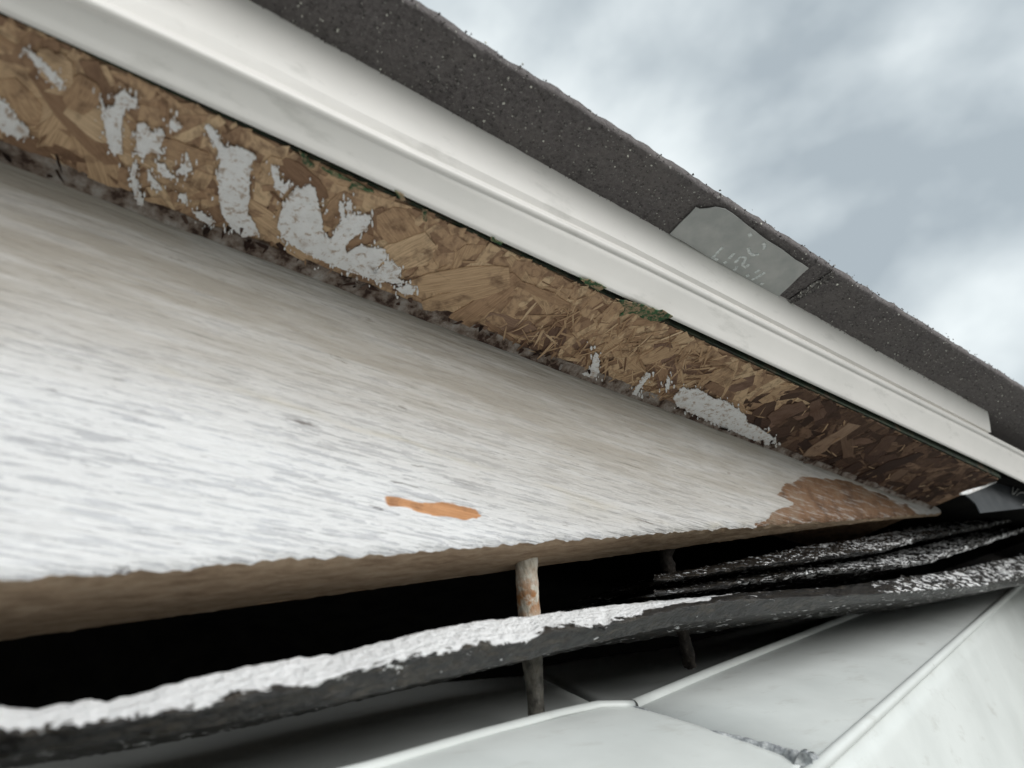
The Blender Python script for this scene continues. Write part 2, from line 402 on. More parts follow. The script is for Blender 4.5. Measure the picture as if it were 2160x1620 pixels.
# ------------------------------------------------------------------ gable board
board = thing('gable_board', 'white painted wooden gable board with coarse grain and orange bare patches', 'board', (X_TIP * .4, YB, ZB))
xs = np.r_[np.linspace(-1.1, -.03, 60)[:-1], np.linspace(-.03, X_TIP - .0005, 720)]
nw = 190
ws = np.linspace(0, 1, nw)
XX, WW = np.meshgrid(xs, ws, indexing='ij')
rag = .0011 * fbm(XX * 300, XX * 0 + 3, 4) + .0011 * np.maximum(0, fbm(XX * 110, XX * 0 + 9, 3))
zb_line = ZB + rag
ZZ = zb_line + WW * (z_crease(XX) + .002 - zb_line)
PX = to_px(np.stack([XX, np.full_like(XX, YB), ZZ], -1))
ORANGE = [[(795, 1043), (830, 1050), (880, 1056), (940, 1058), (985, 1066), (1010, 1078), (1018, 1090), (985, 1096), (945, 1086), (905, 1084), (870, 1076), (838, 1068), (812, 1056)],
          [(1655, 1022), (1695, 1006), (1760, 1008), (1810, 1020), (1850, 1040), (1905, 1062), (1960, 1085), (1850, 1110), (1700, 1115), (1600, 1110), (1625, 1085), (1660, 1060), (1628, 1042)]]
J = np.stack([PX[..., 0] + 26 * fbm(XX * 90, ZZ * 260, 4), PX[..., 1] + 9 * fbm(XX * 120 + 40, ZZ * 330, 4)], -1)
bare_a = np.zeros_like(XX)
for q in ORANGE: bare_a = np.maximum(bare_a, inside(q, J))
for _ in range(5):
    b2 = bare_a.copy(); b2[1:-1, 1:-1] = (bare_a[1:-1, 1:-1] * 2 + bare_a[:-2, 1:-1] + bare_a[2:, 1:-1] + bare_a[1:-1, :-2] + bare_a[1:-1, 2:]) / 6; bare_a = b2
sl = XX * R[0] + ZZ * R[2]; ql = XX * RU[0] + ZZ * RU[2]
rel = .00032 * fbm(sl * 32, ql * 620, 3) + .00016 * fbm(sl * 60, ql * 1500, 2)
rel -= .0005 * np.maximum(0, fbm(sl * 40 + 50, ql * 620, 2) - .42)
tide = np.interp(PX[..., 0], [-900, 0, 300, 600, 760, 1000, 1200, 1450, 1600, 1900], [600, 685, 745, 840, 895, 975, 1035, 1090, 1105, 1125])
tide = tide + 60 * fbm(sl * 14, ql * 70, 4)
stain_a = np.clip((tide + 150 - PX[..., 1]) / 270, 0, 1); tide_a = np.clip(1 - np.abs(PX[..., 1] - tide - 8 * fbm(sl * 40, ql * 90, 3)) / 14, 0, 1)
tip_a = np.clip((PX[..., 0] - 1500) / 120, 0, 1); bare_a = bare_a * (1 - .36 * tip_a)
YY = YB - rel + .0005 * bare_a + .0014 * np.clip(1 - WW * (z_crease(XX) - ZB) / .003, 0, 1) ** 2
V = np.stack([XX, YY, ZZ], -1).reshape(-1, 3)
face = mesh_obj('painted_face', V, grid_faces(len(xs), nw), mb.m, None, True, {'bare': bare_a, 'stain': stain_a, 'tide': tide_a, 'tip': tip_a})
adopt(face, board)
# bottom edge of the board: raw brown wood, narrowing to the tip
nE = 26; ks = np.linspace(0, 1, nE)
bk0, bk1 = at_y(0, 1350, .2137), at_y(1390, 1160, .192)
def back_y(x): return np.clip(.2137 + (x - bk0[0]) * ((.192 - .2137) / (bk1[0] - bk0[0])), YB + .006, .25)
Xe, Ke = np.meshgrid(xs, ks, indexing='ij')
ze = ZB + .0011 * fbm(Xe * 300, Xe * 0 + 3, 4) + .0011 * np.maximum(0, fbm(Xe * 110, Xe * 0 + 9, 3))
Ye = (YB + .0014) + Ke * (back_y(Xe) - YB - .0014)
Ze = ze * np.clip(1 - Ke * 6, 0, 1) + ZB * np.clip(Ke * 6, 0, 1) + .0006 * fbm(Xe * 180, Ke * 6 + 2, 4) * np.clip(Ke * 8, 0, 1) - .0004 * np.sin(Ke * 3.1)
ed = mesh_obj('raw_edge', np.stack([Xe, Ye, Ze], -1).reshape(-1, 3), grid_faces(len(xs), nE), me_.m); adopt(ed, board)
ed['label'] = 'unpainted brown lower edge of the white board'
V = []
for x in xs:
    V += [(x, float(back_y(x)), ZB), (x, float(back_y(x)) + .0, float(max(z_crease(x), ZB + .001)))]
bk = mesh_obj('back_face', V, grid_faces(len(xs), 2), me_.m); adopt(bk, board)

# ------------------------------------------------------------------ roof deck (strand board) seen from below
Y_T = .1285
def s_of(u, v):                            # along-edge position of a photo pixel on the deck underside
    p = on_plane(u, v, P_CR, RU); return float(np.dot(p - EYE, R)), float(p[1])
_c0, _c1 = s_of(2118, 1006), s_of(2030, 1043)
CUT_SL = (_c1[0] - _c0[0]) / (_c1[1] - _c0[1]); S_CUT = _c0[0] + (Y_T - _c0[1]) * CUT_SL
deck = thing('roof_deck', 'weathered strand board roof deck overhang with flaking white paint smears', 'roof deck', (.2, .15, float(z_crease(.2))))
def deck_pt(s, y, down=0.0):               # s along the roof edge measured from the eye, y inwards
    p = P_CR - R * np.dot(P_CR - EYE, R) + R * s
    return np.array([p[0], y, p[2]]) - RU * down
DN = -RU
prof = [deck_pt(0, .2345, 0), deck_pt(0, Y_T, 0), deck_pt(0, Y_T, -.012), deck_pt(0, .6, -.012)]
_pp = [(.60, -.0025), (.236, -.0025), (.2355, 0), (Y_T, 0), (Y_T, -.012), (.60, -.012)]
V = []; npn = 300
for i in range(npn):
    for (y_, d_) in _pp:
        V.append(deck_pt(-1.2 + (S_CUT + (y_ - Y_T) * CUT_SL * (1 if y_ < .236 else .3) + 1.2) * i / (npn - 1), y_, d_ + .00012 * random.gauss(0, 1) * (y_ == Y_T)))
adopt(mesh_obj('panel', V, grid_faces(npn, 6) + [tuple((npn - 1) * 6 + k for k in range(6))], mo.m, None, False), deck)
def s_cut(y): return S_CUT + (y - Y_T) * CUT_SL
def strand_mesh(k):
    L_, W_ = 1.0, 1.0                      # unit strand, sized per object
    n = 6; top = []
    for i in range(n):
        x = -.5 + i / (n - 1); w = .5 * (1 - .35 * abs(2 * x) ** 3) * (1 + .3 * random.uniform(-1, 1))
        top.append((x + .04 * random.uniform(-1, 1), w))
    bot = [(x + .05 * random.uniform(-1, 1), -.5 * (1 - .3 * abs(2 * x) ** 3) * (1 + .3 * random.uniform(-1, 1))) for x, _ in top]
    V = []; cx, cy = random.uniform(-1, 1), random.uniform(-1, 1)
    for z in (0, 1):
        for (a, b) in zip(top, bot):
            V.append((a[0], a[1], z + cx * a[0] ** 2 * 1.2)); V.append((b[0], b[1], z + cx * b[0] ** 2 * 1.2 + cy * .5))
    Fc = []
    for i in range(n - 1):
        a = 2 * i
        Fc += [(a, a + 2, a + 3, a + 1)]; b = a + 2 * n; Fc += [(b, b + 1, b + 3, b + 2)]
        Fc += [(a, b, b + 2, a + 2), (a + 1, a + 3, b + 3, b + 1)]
    Fc += [(0, 1, 1 + 2 * n, 2 * n), (2 * n - 2, 4 * n - 2, 4 * n - 1, 2 * n - 1)]
    me = bpy.data.meshes.new('wood_strand'); me.from_pydata(V, [], Fc); me.update()
    return me
protos = [strand_mesh(k) for k in range(14)]
protos_r = []; protos_d = []
for q in protos:
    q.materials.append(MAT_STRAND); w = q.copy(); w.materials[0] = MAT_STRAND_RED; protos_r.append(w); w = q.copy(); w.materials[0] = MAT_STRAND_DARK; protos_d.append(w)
XA = Vector(R); YA = Vector((0, 1, 0)); ZA = Vector(DN)
pinv = Matrix.Translation(-Vector(deck.location))
def put_strand(s, y, L_, W_, th, down, tilt=0., red=False, T_=.0004):
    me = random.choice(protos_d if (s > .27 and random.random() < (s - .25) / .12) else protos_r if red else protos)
    o = bpy.data.objects.new('wood_strand', me); COL.objects.link(o)
    dx = XA * math.cos(th) + YA * math.sin(th); dz = (ZA + dx * tilt).normalized(); dx = (dx - dz * dx.dot(dz)).normalized(); dy = dz.cross(dx)
    M_ = Matrix.Identity(4)
    for i in range(3):
        M_[i][0] = dx[i] * L_; M_[i][1] = dy[i] * W_; M_[i][2] = dz[i] * T_
    p = deck_pt(s, y, down)
    for i in range(3): M_[i][3] = p[i]
    o.parent = deck; o.matrix_parent_inverse = pinv; o.matrix_basis = M_
    return o
S_L, S_Rr = s_of(0, 200)[0] - .03, S_CUT - .004
print('deck s range', S_L, S_Rr, 'at', s_of(1000, 600), s_of(1700, 900))
V = []; ne = 200
for i in range(ne):
    sv = -1.2 + (S_CUT + 1.2) * i / (ne - 1)
    for y_, d_ in ((Y_T + .0004, .0002), (Y_T - .0005, .0001 + .0003 * random.random()), (Y_T - .0005, -.0125)): V.append(deck_pt(sv, y_, d_))
med = M('dark_edge_paint', .75, .2); med.color(med.ramp(med.noise(med.coord(), 160, 5, .65), [(.35, (.014, .013, .010)), (.52, (.018, .030, .017)), (.68, (.075, .05, .034))]))
adopt(mesh_obj('painted_edge', V, grid_faces(ne, 3), med.m, None, False), deck)
# big hand-placed strands where the photo shows them: pixel from, pixel to, width
BIG = [((870, 600), (1130, 520), .0085), ((900, 640), (1080, 590), .0075), ((800, 560), (960, 440), .012), ((950, 690), (1110, 560), .010),
       ((1090, 590), (1200, 640), .004), ((600, 330), (690, 420), .006), ((690, 470), (745, 385), .005), ((0, 160), (60, 250), .010),
       ((80, 130), (180, 60), .008), ((160, 230), (190, 160), .006), ((320, 300), (440, 330), .007), ((1620, 880), (1780, 800), .012), ((1700, 960), (1880, 850), .010),
       ((1500, 800), (1620, 720), .009), ((1350, 760), (1480, 690), .008), ((560, 380), (600, 300), .005), ((1800, 1010), (2010, 920), .010)]
nst = 0
for a, b, w in BIG:
    s0, ya = s_of(*a); s1, yb = s_of(*b); ya = max(ya, Y_T + w * .5 + .002); yb = max(yb, Y_T + w * .5 + .002); L_ = math.hypot(s1 - s0, yb - ya)
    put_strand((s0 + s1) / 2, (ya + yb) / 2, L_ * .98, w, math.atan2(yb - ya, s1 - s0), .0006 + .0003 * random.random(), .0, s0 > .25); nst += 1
while nst < 292:
    t = random.random() ** 1.25; s = S_L + (S_Rr - S_L) * t
    y = random.uniform(Y_T + .002, YB + .008)
    th = math.radians(random.choice([90, 70, 110, 50, 20, 150, 35, 0]) + random.gauss(0, 16))
    L_ = random.uniform(.013, .036); W_ = random.uniform(.0035, .011)
    hy = abs(math.sin(th)) * L_ / 2
    hy = (abs(math.sin(th)) * L_ + abs(math.cos(th)) * W_) * .62
    y = max(y, Y_T + .0004 + hy * .85); s = min(s, s_cut(y) - L_ * .55)
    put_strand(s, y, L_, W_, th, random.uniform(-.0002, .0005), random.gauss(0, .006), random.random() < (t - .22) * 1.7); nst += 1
# the layer of strands between and under those: joined
V, Fc = [], []
for k in range(900):
    t = random.random() ** 1.1; s = S_L + (S_Rr - S_L) * t; th = math.radians(random.choice([90, 70, 110, 0, 10, 170, 45, 135]) + random.gauss(0, 14))
    L_ = random.uniform(.008, .026); W_ = random.uniform(.002, .006); hy = (abs(math.sin(th)) * L_ + abs(math.cos(th)) * W_) * .5
    y = max(random.uniform(Y_T, YB + .004) if k % 3 else random.uniform(Y_T, Y_T + .012), Y_T + .0003 + hy); s = min(s, s_cut(y) - L_ * .55)
    d = R * math.cos(th) + np.array([0, 1, 0]) * math.sin(th); w = nrm(np.cross(d, DN)) * W_ / 2; b = len(V); dn = random.uniform(.0, .0005)
    q = [(-.5, -1), (-.1, -1.1), (.5, -.8), (.45, .7), (.05, 1.05), (-.48, .9)]; tl = random.gauss(0, .008) * L_
    for h in (0, .00035):
        for (a_, c_) in q: V.append(deck_pt(s, y, dn + h) + d * a_ * L_ * random.uniform(.9, 1.1) + w * c_ * random.uniform(.8, 1.2) + DN * tl * a_)
    Fc += [tuple(b + 6 + i for i in range(6))] + [(b + i, b + (i + 1) % 6, b + 6 + (i + 1) % 6, b + 6 + i) for i in range(6)]
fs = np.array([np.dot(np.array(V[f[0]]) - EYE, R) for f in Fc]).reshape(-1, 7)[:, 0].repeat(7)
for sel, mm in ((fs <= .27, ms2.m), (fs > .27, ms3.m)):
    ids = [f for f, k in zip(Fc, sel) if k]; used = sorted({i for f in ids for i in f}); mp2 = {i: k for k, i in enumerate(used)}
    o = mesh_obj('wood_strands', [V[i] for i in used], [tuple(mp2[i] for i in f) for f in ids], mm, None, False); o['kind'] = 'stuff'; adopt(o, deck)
# loose splinters: torn fibres, joined
def slivers(name, n, smin, smax, ymin, ymax, lmin, lmax, wmin, wmax, mat, dn=(.0006, .0018), tilt=.35, sdens=None):
    V, Fc = [], []
    for k in range(n):
        s = random.uniform(smin, smax) if sdens is None else sdens(); y = random.uniform(ymin, ymax)
        th = random.gauss(math.radians(78), .75); L_ = random.uniform(lmin, lmax); W_ = random.uniform(wmin, wmax)
        d = R * math.cos(th) + np.array([0, 1, 0]) * math.sin(th); d = nrm(d + DN * random.gauss(0, tilt) * .4)
        w = nrm(np.cross(d, DN)) * W_ / 2; t = nrm(np.cross(w, d)) * W_ * .4
        c = deck_pt(s, y, random.uniform(*dn)); b = len(V); bend = DN * random.uniform(-.1, .25) * L_
        a0, a1 = c - d * L_ / 2, c + d * L_ / 2
        V += [a0 - w, a0 + w, a0 + t, c - w + bend * .3, c + w + bend * .3, c + t + bend * .3, a1 + bend * .2]
        for i in range(3):
            j = (i + 1) % 3
            Fc += [(b + i, b + j, b + 3 + j, b + 3 + i), (b + 3 + i, b + 3 + j, b + 6)]
        Fc.append((b, b + 2, b + 1))
    o = mesh_obj(name, V, Fc, mat, None, False); o['kind'] = 'stuff'; adopt(o, deck); return o
sA, sB = s_of(1080, 680)[0], s_of(1480, 800)[0]
slivers('splinters', 330, sA, sB, Y_T + .006, YB - .003, .004, .016, .0003, .0012, ms.m, (.0003, .0010), .15)
slivers('splinters', 160, S_L, S_Rr - .01, Y_T + .008, YB - .001, .003, .011, .0003, .0011, ms.m, (.0003, .0010), .2)
slivers('crumbs', 90, S_L, S_Rr - .02, YB - .0065, YB - .0002, .0015, .006, .0006, .0018, mc.m, (.0004, .0026), .8)

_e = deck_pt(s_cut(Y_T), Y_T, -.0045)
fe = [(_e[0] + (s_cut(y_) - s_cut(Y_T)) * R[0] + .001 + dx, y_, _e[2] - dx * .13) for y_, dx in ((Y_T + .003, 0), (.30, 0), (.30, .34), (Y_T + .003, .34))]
slab('shade_sheet', [np.array(p) for p in fe], DN, .002, mcv.m, deck)  # added black sheet, paints the darkness of the hollow past the deck end
# old caulk and dirt along the crease
ns = 520; V = []
for s in np.linspace(S_L - .3, s_cut(YB) - .002, ns):
    w = .0044 + .0030 * float(fbm(s * 45, 1.3, 4)) + .0008 * float(fbm(s * 300, 7.3, 3)); w *= float(np.clip(1.15 - (s - .1) * 1.6, .35, 1.1)); w = max(w, .0008)
    h = .0030 + .0009 * float(fbm(s * 60, 4.4, 3)); h *= float(np.clip(1.1 - (s - .1) * 1.2, .4, 1.05))
    for k in range(7):
        a = k / 6
        V.append(deck_pt(s, YB - w * (1 - a) ** 1.2 - .0002, .0009 + h * .55 * a ** 1.6 + .0002 * float(fbm(s * 400, k * .9, 2))))
ck = mesh_obj('caulk', V, grid_faces(ns, 7), mk.m); adopt(ck, deck); ck['label'] = 'dirty grey caulk line in the crease over the board'

def ragged(poly, step=5.0, amp=3.0, seed=0):
    poly = np.asarray(poly, float); out = []
    for i in range(len(poly)):
        a, b = poly[i], poly[(i + 1) % len(poly)]; d = np.linalg.norm(b - a); n = max(1, int(d / step))
        nn = np.array([-(b - a)[1], (b - a)[0]]) / max(d, 1e-6)
        for k in range(n):
            p = a + (b - a) * k / n
            out.append(p + nn * amp * (random.gauss(0, .55) if k else random.gauss(0, .2)))
    return np.array(out)
PATCH = [
 [(50, 103), (62, 108), (85, 125), (105, 145), (120, 160), (135, 172), (128, 190), (115, 178), (95, 155), (75, 135), (60, 118)],
 [(-40, 190), (0, 212), (15, 222), (30, 240), (42, 262), (58, 270), (62, 290), (40, 292), (15, 282), (-40, 250)],
 [(212, 205), (222, 232), (245, 222), (240, 205), (262, 190), (275, 205), (290, 212), (285, 230), (265, 228), (258, 245), (255, 290), (258, 325), (235, 322), (225, 290), (218, 250)],
 [(290, 262), (305, 260), (318, 280), (345, 280), (345, 295), (335, 312), (345, 325), (325, 322), (312, 320), (303, 335), (288, 325), (288, 295)],
 [(330, 345), (348, 345), (352, 360), (370, 375), (350, 375), (332, 360)],
 [(392, 320), (402, 345), (405, 360), (385, 370), (372, 362), (390, 345)],
 [(312, 355), (322, 375), (340, 395), (343, 403), (325, 398), (312, 380)],
 [(280, 345), (292, 350), (285, 375), (292, 400), (305, 435), (290, 430), (280, 400), (275, 370)],
 [(440, 262), (452, 275), (465, 300), (472, 312), (500, 310), (520, 318), (540, 330), (532, 342), (527, 370), (525, 420), (522, 450), (535, 470), (548, 495), (510, 500), (488, 480), (470, 455), (462, 420), (460, 370), (465, 335), (455, 310), (440, 285), (432, 268)],
 [(572, 347), (585, 355), (590, 380), (600, 390), (612, 378), (608, 400), (600, 410), (585, 398), (575, 375)],
 [(626, 396), (637, 400), (652, 389), (663, 396), (670, 420), (678, 454), (680, 481), (685, 500), (702, 504), (709, 481), (720, 468), (715, 439), (718, 426), (726, 430), (727, 459), (733, 459), (731, 428), (741, 422), (744, 454), (757, 455), (781, 454), (780, 472), (767, 487), (741, 504), (730, 518), (730, 537), (741, 528), (763, 517), (781, 524), (813, 526), (815, 545), (800, 560), (790, 590), (740, 575), (690, 556), (640, 532), (600, 505), (585, 480), (590, 455), (600, 430), (615, 405)],
 [(780, 556), (800, 568), (815, 550), (830, 556), (848, 568), (838, 586), (850, 596), (830, 599), (815, 594), (800, 597), (785, 588)],
 [(835, 610), (860, 600), (878, 605), (870, 622), (850, 620)],
 [(1255, 745), (1262, 748), (1265, 770), (1258, 795), (1245, 800), (1225, 790), (1240, 785), (1250, 765)],
 [(1440, 818), (1450, 823), (1470, 820), (1487, 830), (1503, 840), (1533, 847), (1553, 863), (1573, 877), (1577, 893), (1597, 900), (1627, 920), (1640, 937), (1613, 938), (1583, 926), (1540, 908), (1507, 893), (1473, 878), (1447, 866), (1427, 856), (1420, 840)],
 [(1365, 785), (1372, 790), (1355, 815), (1340, 838), (1335, 830), (1350, 805)],
 [(1408, 792), (1414, 800), (1412, 822), (1404, 820)],
 [(330, 275), (340, 272), (346, 280), (338, 286)], [(360, 252), (378, 258), (385, 270), (370, 280), (357, 268)],
 [(405, 445), (430, 452), (455, 470), (440, 474), (415, 460)], [(378, 410), (392, 408), (396, 425), (384, 430)],
]
for i, q in enumerate(PATCH):
    q2 = ragged(q, 2.6, 1.9)
    P = [on_plane(u, v, P_CR - RU * .0017, RU) for u, v in q2]
    slab('paint_flake', P, DN, .0004, mp_.m, deck)
V, Fc = [], []
for q in PATCH:
    q = np.array(q, float); per = ragged(q, 6, 0)
    for k in range(int(len(per) * 1.1)):
        u, v = per[random.randrange(len(per))] + np.array([random.gauss(0, 7), random.gauss(0, 9)]); r = random.uniform(.8, 3.0); m_ = random.randint(5, 7); b = len(V)
        y_ = on_plane(u, v, P_CR, RU)[1]
        if not (Y_T + .004 < y_ < YB): continue
        a0 = random.uniform(0, 6); st_ = random.uniform(1, 3)
        ring = [(u + r * math.cos(a0 + 6.283 * j / m_) * random.uniform(.6, 1.2), v + st_ * r * math.sin(a0 + 6.283 * j / m_) * random.uniform(.6, 1.2)) for j in range(m_)]
        for dn in (.0018, .0012): V += [on_plane(x_, z_, P_CR - RU * dn, RU) for x_, z_ in ring]
        Fc += [tuple(b + j for j in range(m_))] + [(b + j, b + (j + 1) % m_, b + m_ + (j + 1) % m_, b + m_ + j) for j in range(m_)]
o = mesh_obj('paint_specks', V, Fc, mp_.m, None, False); o['kind'] = 'stuff'; adopt(o, deck)
# green factory paint on the outer edge, worn onto the underside
GREEN = [[(630, 318), (650, 335), (665, 352), (655, 358), (640, 345)], [(672, 350), (700, 360), (740, 380), (775, 398), (790, 408), (760, 400), (735, 400), (742, 385), (700, 372)],
         [(832, 402), (850, 412), (856, 424), (846, 424)], [(890, 440), (902, 444), (900, 468), (893, 465)],
         [(1035, 500), (1060, 512), (1056, 518), (1036, 508)], [(1222, 585), (1262, 598), (1280, 608), (1262, 615), (1235, 600)],
         [(1300, 630), (1340, 640), (1390, 655), (1420, 668), (1390, 680), (1360, 672), (1335, 660), (1305, 668), (1318, 650)]]
for q in GREEN:
    P = [on_plane(u, v, P_CR - RU * .0014, RU) for u, v in ragged(q, 6, 2.2)]
    o = slab('edge_paint', P, DN, .0003, mg.m, deck); o['label'] = 'green paint scrap on the strand board'

# ------------------------------------------------------------------ drip edge
drip = thing('drip_edge', 'white metal drip edge with a rolled rim under the dark shingles', 'drip edge', (.2, .12, float(z_crease(.2)) - .002))
def edge_curve(px, y):
    P = np.array([at_y(u, v, y) for u, v in px]); d = P - EYE
    S, Q = d @ R, d @ RU
    return lambda sv: EYE + R * sv + RU * float(np.interp(sv, S, Q)) + np.array([0, y, 0])
E_hem = edge_curve([(-300, -121), (0, 20), (720, 347), (1130, 541), (1290, 612), (1440, 681), (2093, 985), (2300, 1085)], .1262)
E_rim = edge_curve([(-300, -232), (190, 0), (533, 157), (720, 252), (1320, 534), (2089, 920), (2147, 950), (2300, 1030)], .1168)
E_top = edge_curve([(-300, -455), (520, 0), (720, 116), (1280, 428), (1440, 519), (2085, 880), (2300, 1000)], .1125)
def onl(p): return p - R * np.dot(p - EYE, R)
top = onl(at_y(520, 0, .1125))
def kick_profile(s):
    hem, rim = E_hem(s), E_rim(s); a = nrm(rim - hem)
    P = [hem + RU * .006 + np.array([0, .0012, 0]), hem + np.array([0, .0010, 0]) + RU * .001, hem - RU * .0004, hem + a * .0012 - RU * .0003]
    for t in np.linspace(.2, .8, 6): P.append(hem + (rim - hem) * t + RU * (.0004 * math.sin(math.pi * t)))
    bis = nrm(np.array([0, -1.0, 0]) - RU * .35); cen = rim - bis * .0013
    for k in range(9):
        th = -1.5 + k * 3.0 / 8
        P.append(cen + .0013 * (math.cos(th) * bis + math.sin(th) * nrm(RU * 1.0 + np.array([0, -.35, 0]))))
    return P
s_end = float(np.dot(at_y(2090, 918, .1165) - EYE, R))
V = []; nk = 90
for sv in np.linspace(-1.2, 1.7, nk): V += kick_profile(sv)
kp = len(V) // nk
o = mesh_obj('kick', V, grid_faces(nk, kp), md_.m); adopt(o, drip)
mdk = o.modifiers.new('t', 'SOLIDIFY'); mdk.thickness = .0006; mdk.offset = 0
V = []; nsf = 90
for i in range(nsf):
    for k, tt in enumerate((0, .05, .25, .6, 1.0, 1.25)):
        send = s_end - .006 * max(0, tt - .45)
        sv = -1.2 + (send + 1.2) * (i / (nsf - 1)) ** .6
        last = kick_profile(sv)[-1]; rim, tp = E_rim(sv), E_top(sv)
        p = [last + np.array([0, .0002, 0]), last + nrm(tp - rim) * .0012 + np.array([0, .00028, 0]), rim + (tp - rim) * .25 + np.array([0, .00022, 0]), rim + (tp - rim) * .6 + np.array([0, .00012, 0]), tp, tp + (tp - rim) * .25][k]
        V.append(p + np.array([0, 1, 0]) * .0003 * float(fbm(sv * 12, tt * 2, 2)))
o = mesh_obj('flange', V, grid_faces(nsf, 6), md_.m, None, False); adopt(o, drip)
mdf = o.modifiers.new('t', 'SOLIDIFY'); mdf.thickness = .0007; mdf.offset = 0

# ------------------------------------------------------------------ shingles over the drip edge
course = thing('shingle_course', 'dark granule covered roof shingles overhanging the white drip edge against the sky', 'shingles', (.25, .1, float(top[2])))
def sh_pt(s, y, h=0.0): return np.array([onl(top)[0], y, onl(top)[2]]) + R * s + RU * h
pe = on_plane(850, 0, onl(top), RU); Y_E = float(pe[1]); print('shingle edge y', Y_E)
pj0 = on_plane(1648, 640, onl(top), RU); pj1 = on_plane(1735, 583, onl(top), RU)
sj0, sj1 = float(np.dot(pj0 - EYE, R)), float(np.dot(pj1 - EYE, R)); yj0, yj1 = pj0[1], pj1[1]
def joint(y): return sj0 + (sj1 - sj0) * (y - yj0) / (yj1 - yj0)
def shingle(sa, sb, dn, name='shingle'):
    ns, ny = 420, 16; V = []
    yy = np.r_[np.linspace(.30, .128, 4), np.linspace(.124, 0, ny - 4) * 0 + np.linspace(.124, Y_E, ny - 4)]
    hh = []
    for i in range(ns):
        t = i / (ns - 1)
        for j, y in enumerate(yy):
            a_ = sa(y) if callable(sa) else sa; b_ = sb(y) if callable(sb) else sb
            s = a_ + (b_ - a_) * (t ** .8 if not callable(sa) else t)
            e = .0009 * float(fbm(s * 260, 3.3, 3)) + .0004 * float(fbm(s * 40, 8.8, 2)) if j == ny - 1 else 0
            V.append(sh_pt(s, y + e, -dn + .00035 * float(fbm(s * 420, y * 420, 3))))
    Fc = grid_faces(ns, ny)
    # upper layer: edge face and top
    base = len(V)
    for i in range(ns):
        p = np.array(V[i * ny + ny - 1]); s = float(np.dot(p - EYE, R))
        V.append(p + RU * .0035 + np.array([0, -.0004 + .0006 * float(fbm(s * 300, 1, 3)), 0])); V.append(p + RU * .0035 + np.array([0, .2, 0]))
    for i in range(ns - 1):
        a0 = i * ny + ny - 1; b0 = base + 2 * i
        Fc += [(a0, b0, b0 + 2, a0 + ny), (b0, b0 + 1, b0 + 3, b0 + 2)]
    o = mesh_obj(name, V, Fc, msh.m); adopt(o, course); return o
shingle(-1.2, joint, 0.0)
shingle(lambda y: joint(y) + .0001, 1.7, .0005)
def granules(name, n, pos, mat, parent, rmin, rmax):
    V, Fc = [], []
    for k in range(n):
        c = pos(); r = random.uniform(rmin, rmax) * (1 if random.random() < .9 else 1.5); b = len(V)
        q = rng.normal(size=(3, 3)); q, _ = np.linalg.qr(q)
        for ax in range(3):
            for sg in (1, -1): V.append(c + q[ax] * sg * r * random.uniform(.6, 1.2))
        for (i, j, l_) in ((0, 2, 4), (2, 1, 4), (1, 3, 4), (3, 0, 4), (2, 0, 5), (1, 2, 5), (3, 1, 5), (0, 3, 5)): Fc.append((b + i, b + j, b + l_))
    o = mesh_obj(name, V, Fc, mat, None, False); o['kind'] = 'stuff'; adopt(o, parent); return o
def gpos():
    s = -.02 + random.random() ** 1.2 * .75; y = random.uniform(Y_E - .0003, .116)
    return sh_pt(s, y, -(0.0002 if s < joint(y) else .0011) + random.uniform(-.0001, .0001))
granules('granules', 9000, gpos, mgr.m, course, .00018, .00042)
def gedge():
    s = -.02 + random.random() ** 1.2 * .75
    return sh_pt(s, Y_E + random.gauss(-.0002, .0005), random.uniform(-.0005, .0042))
granules('edge_granules', 800, gedge, mgr.m, course, .00022, .0005)

def gjoint():
    y = random.uniform(Y_E, .116); return sh_pt(joint(y) + abs(random.gauss(0, .0016)), y, -.0007)
granules('joint_granules', 420, gjoint, mgr.m, course, .0003, .0007)

# film with worn print, stuck to the underside of the shingle
fn = -RU; fbase = onl(top) - RU * .0011
def fpt(u, v, h=0.0): return on_plane(u, v, fbase - RU * h, RU)
def film(name, poly, label, strokes, w):
    P = [fpt(u, v) for u, v in poly]; c = np.mean(P, 0)
    t = thing(name, label, 'film strip', c)
    slab('sheet', P, fn, .0003, mf.m, t)
    for st in strokes:
        pts = [fpt(u, v, .00012) for u, v in st]
        if len(pts) > 2: pts = [np.array(p) for p in lerp_pts(np.array(pts), 14)]
        V, Fc = [], []
        for i, p in enumerate(pts):
            d = nrm(pts[min(i + 1, len(pts) - 1)] - pts[max(i - 1, 0)]); n_ = np.cross(d, RU) * w * (1 + .25 * math.sin(i * 1.7))
            V += [p - n_, p + n_, p - n_ + RU * .0001, p + n_ + RU * .0001]
        for i in range(len(pts) - 1):
            k = 4 * i; Fc += [(k, k + 4, k + 5, k + 1), (k, k + 2, k + 6, k + 4), (k + 1, k + 5, k + 7, k + 3)]
        o = mesh_obj('letter', V, Fc, ml.m); adopt(o, t)
    return t
STR = [[(1525, 521), (1503, 544), (1514, 549)], [(1549, 534), (1538, 546)], [(1533, 552), (1527, 556)], [(1550, 555), (1561, 543), (1571, 542), (1573, 546), (1566, 559), (1573, 565), (1580, 557)],
       [(1579, 522), (1579, 529), (1583, 535), (1590, 539), (1601, 536)], [(1609, 513), (1613, 517), (1612, 526)], [(1603, 569), (1593, 576)], [(1614, 575), (1599, 584), (1586, 591)], [(1576, 579), (1578, 584)],
       [(1554, 562), (1553, 567), (1547, 571)], [(1580, 492), (1584, 499)], [(1604, 598), (1610, 600)]]
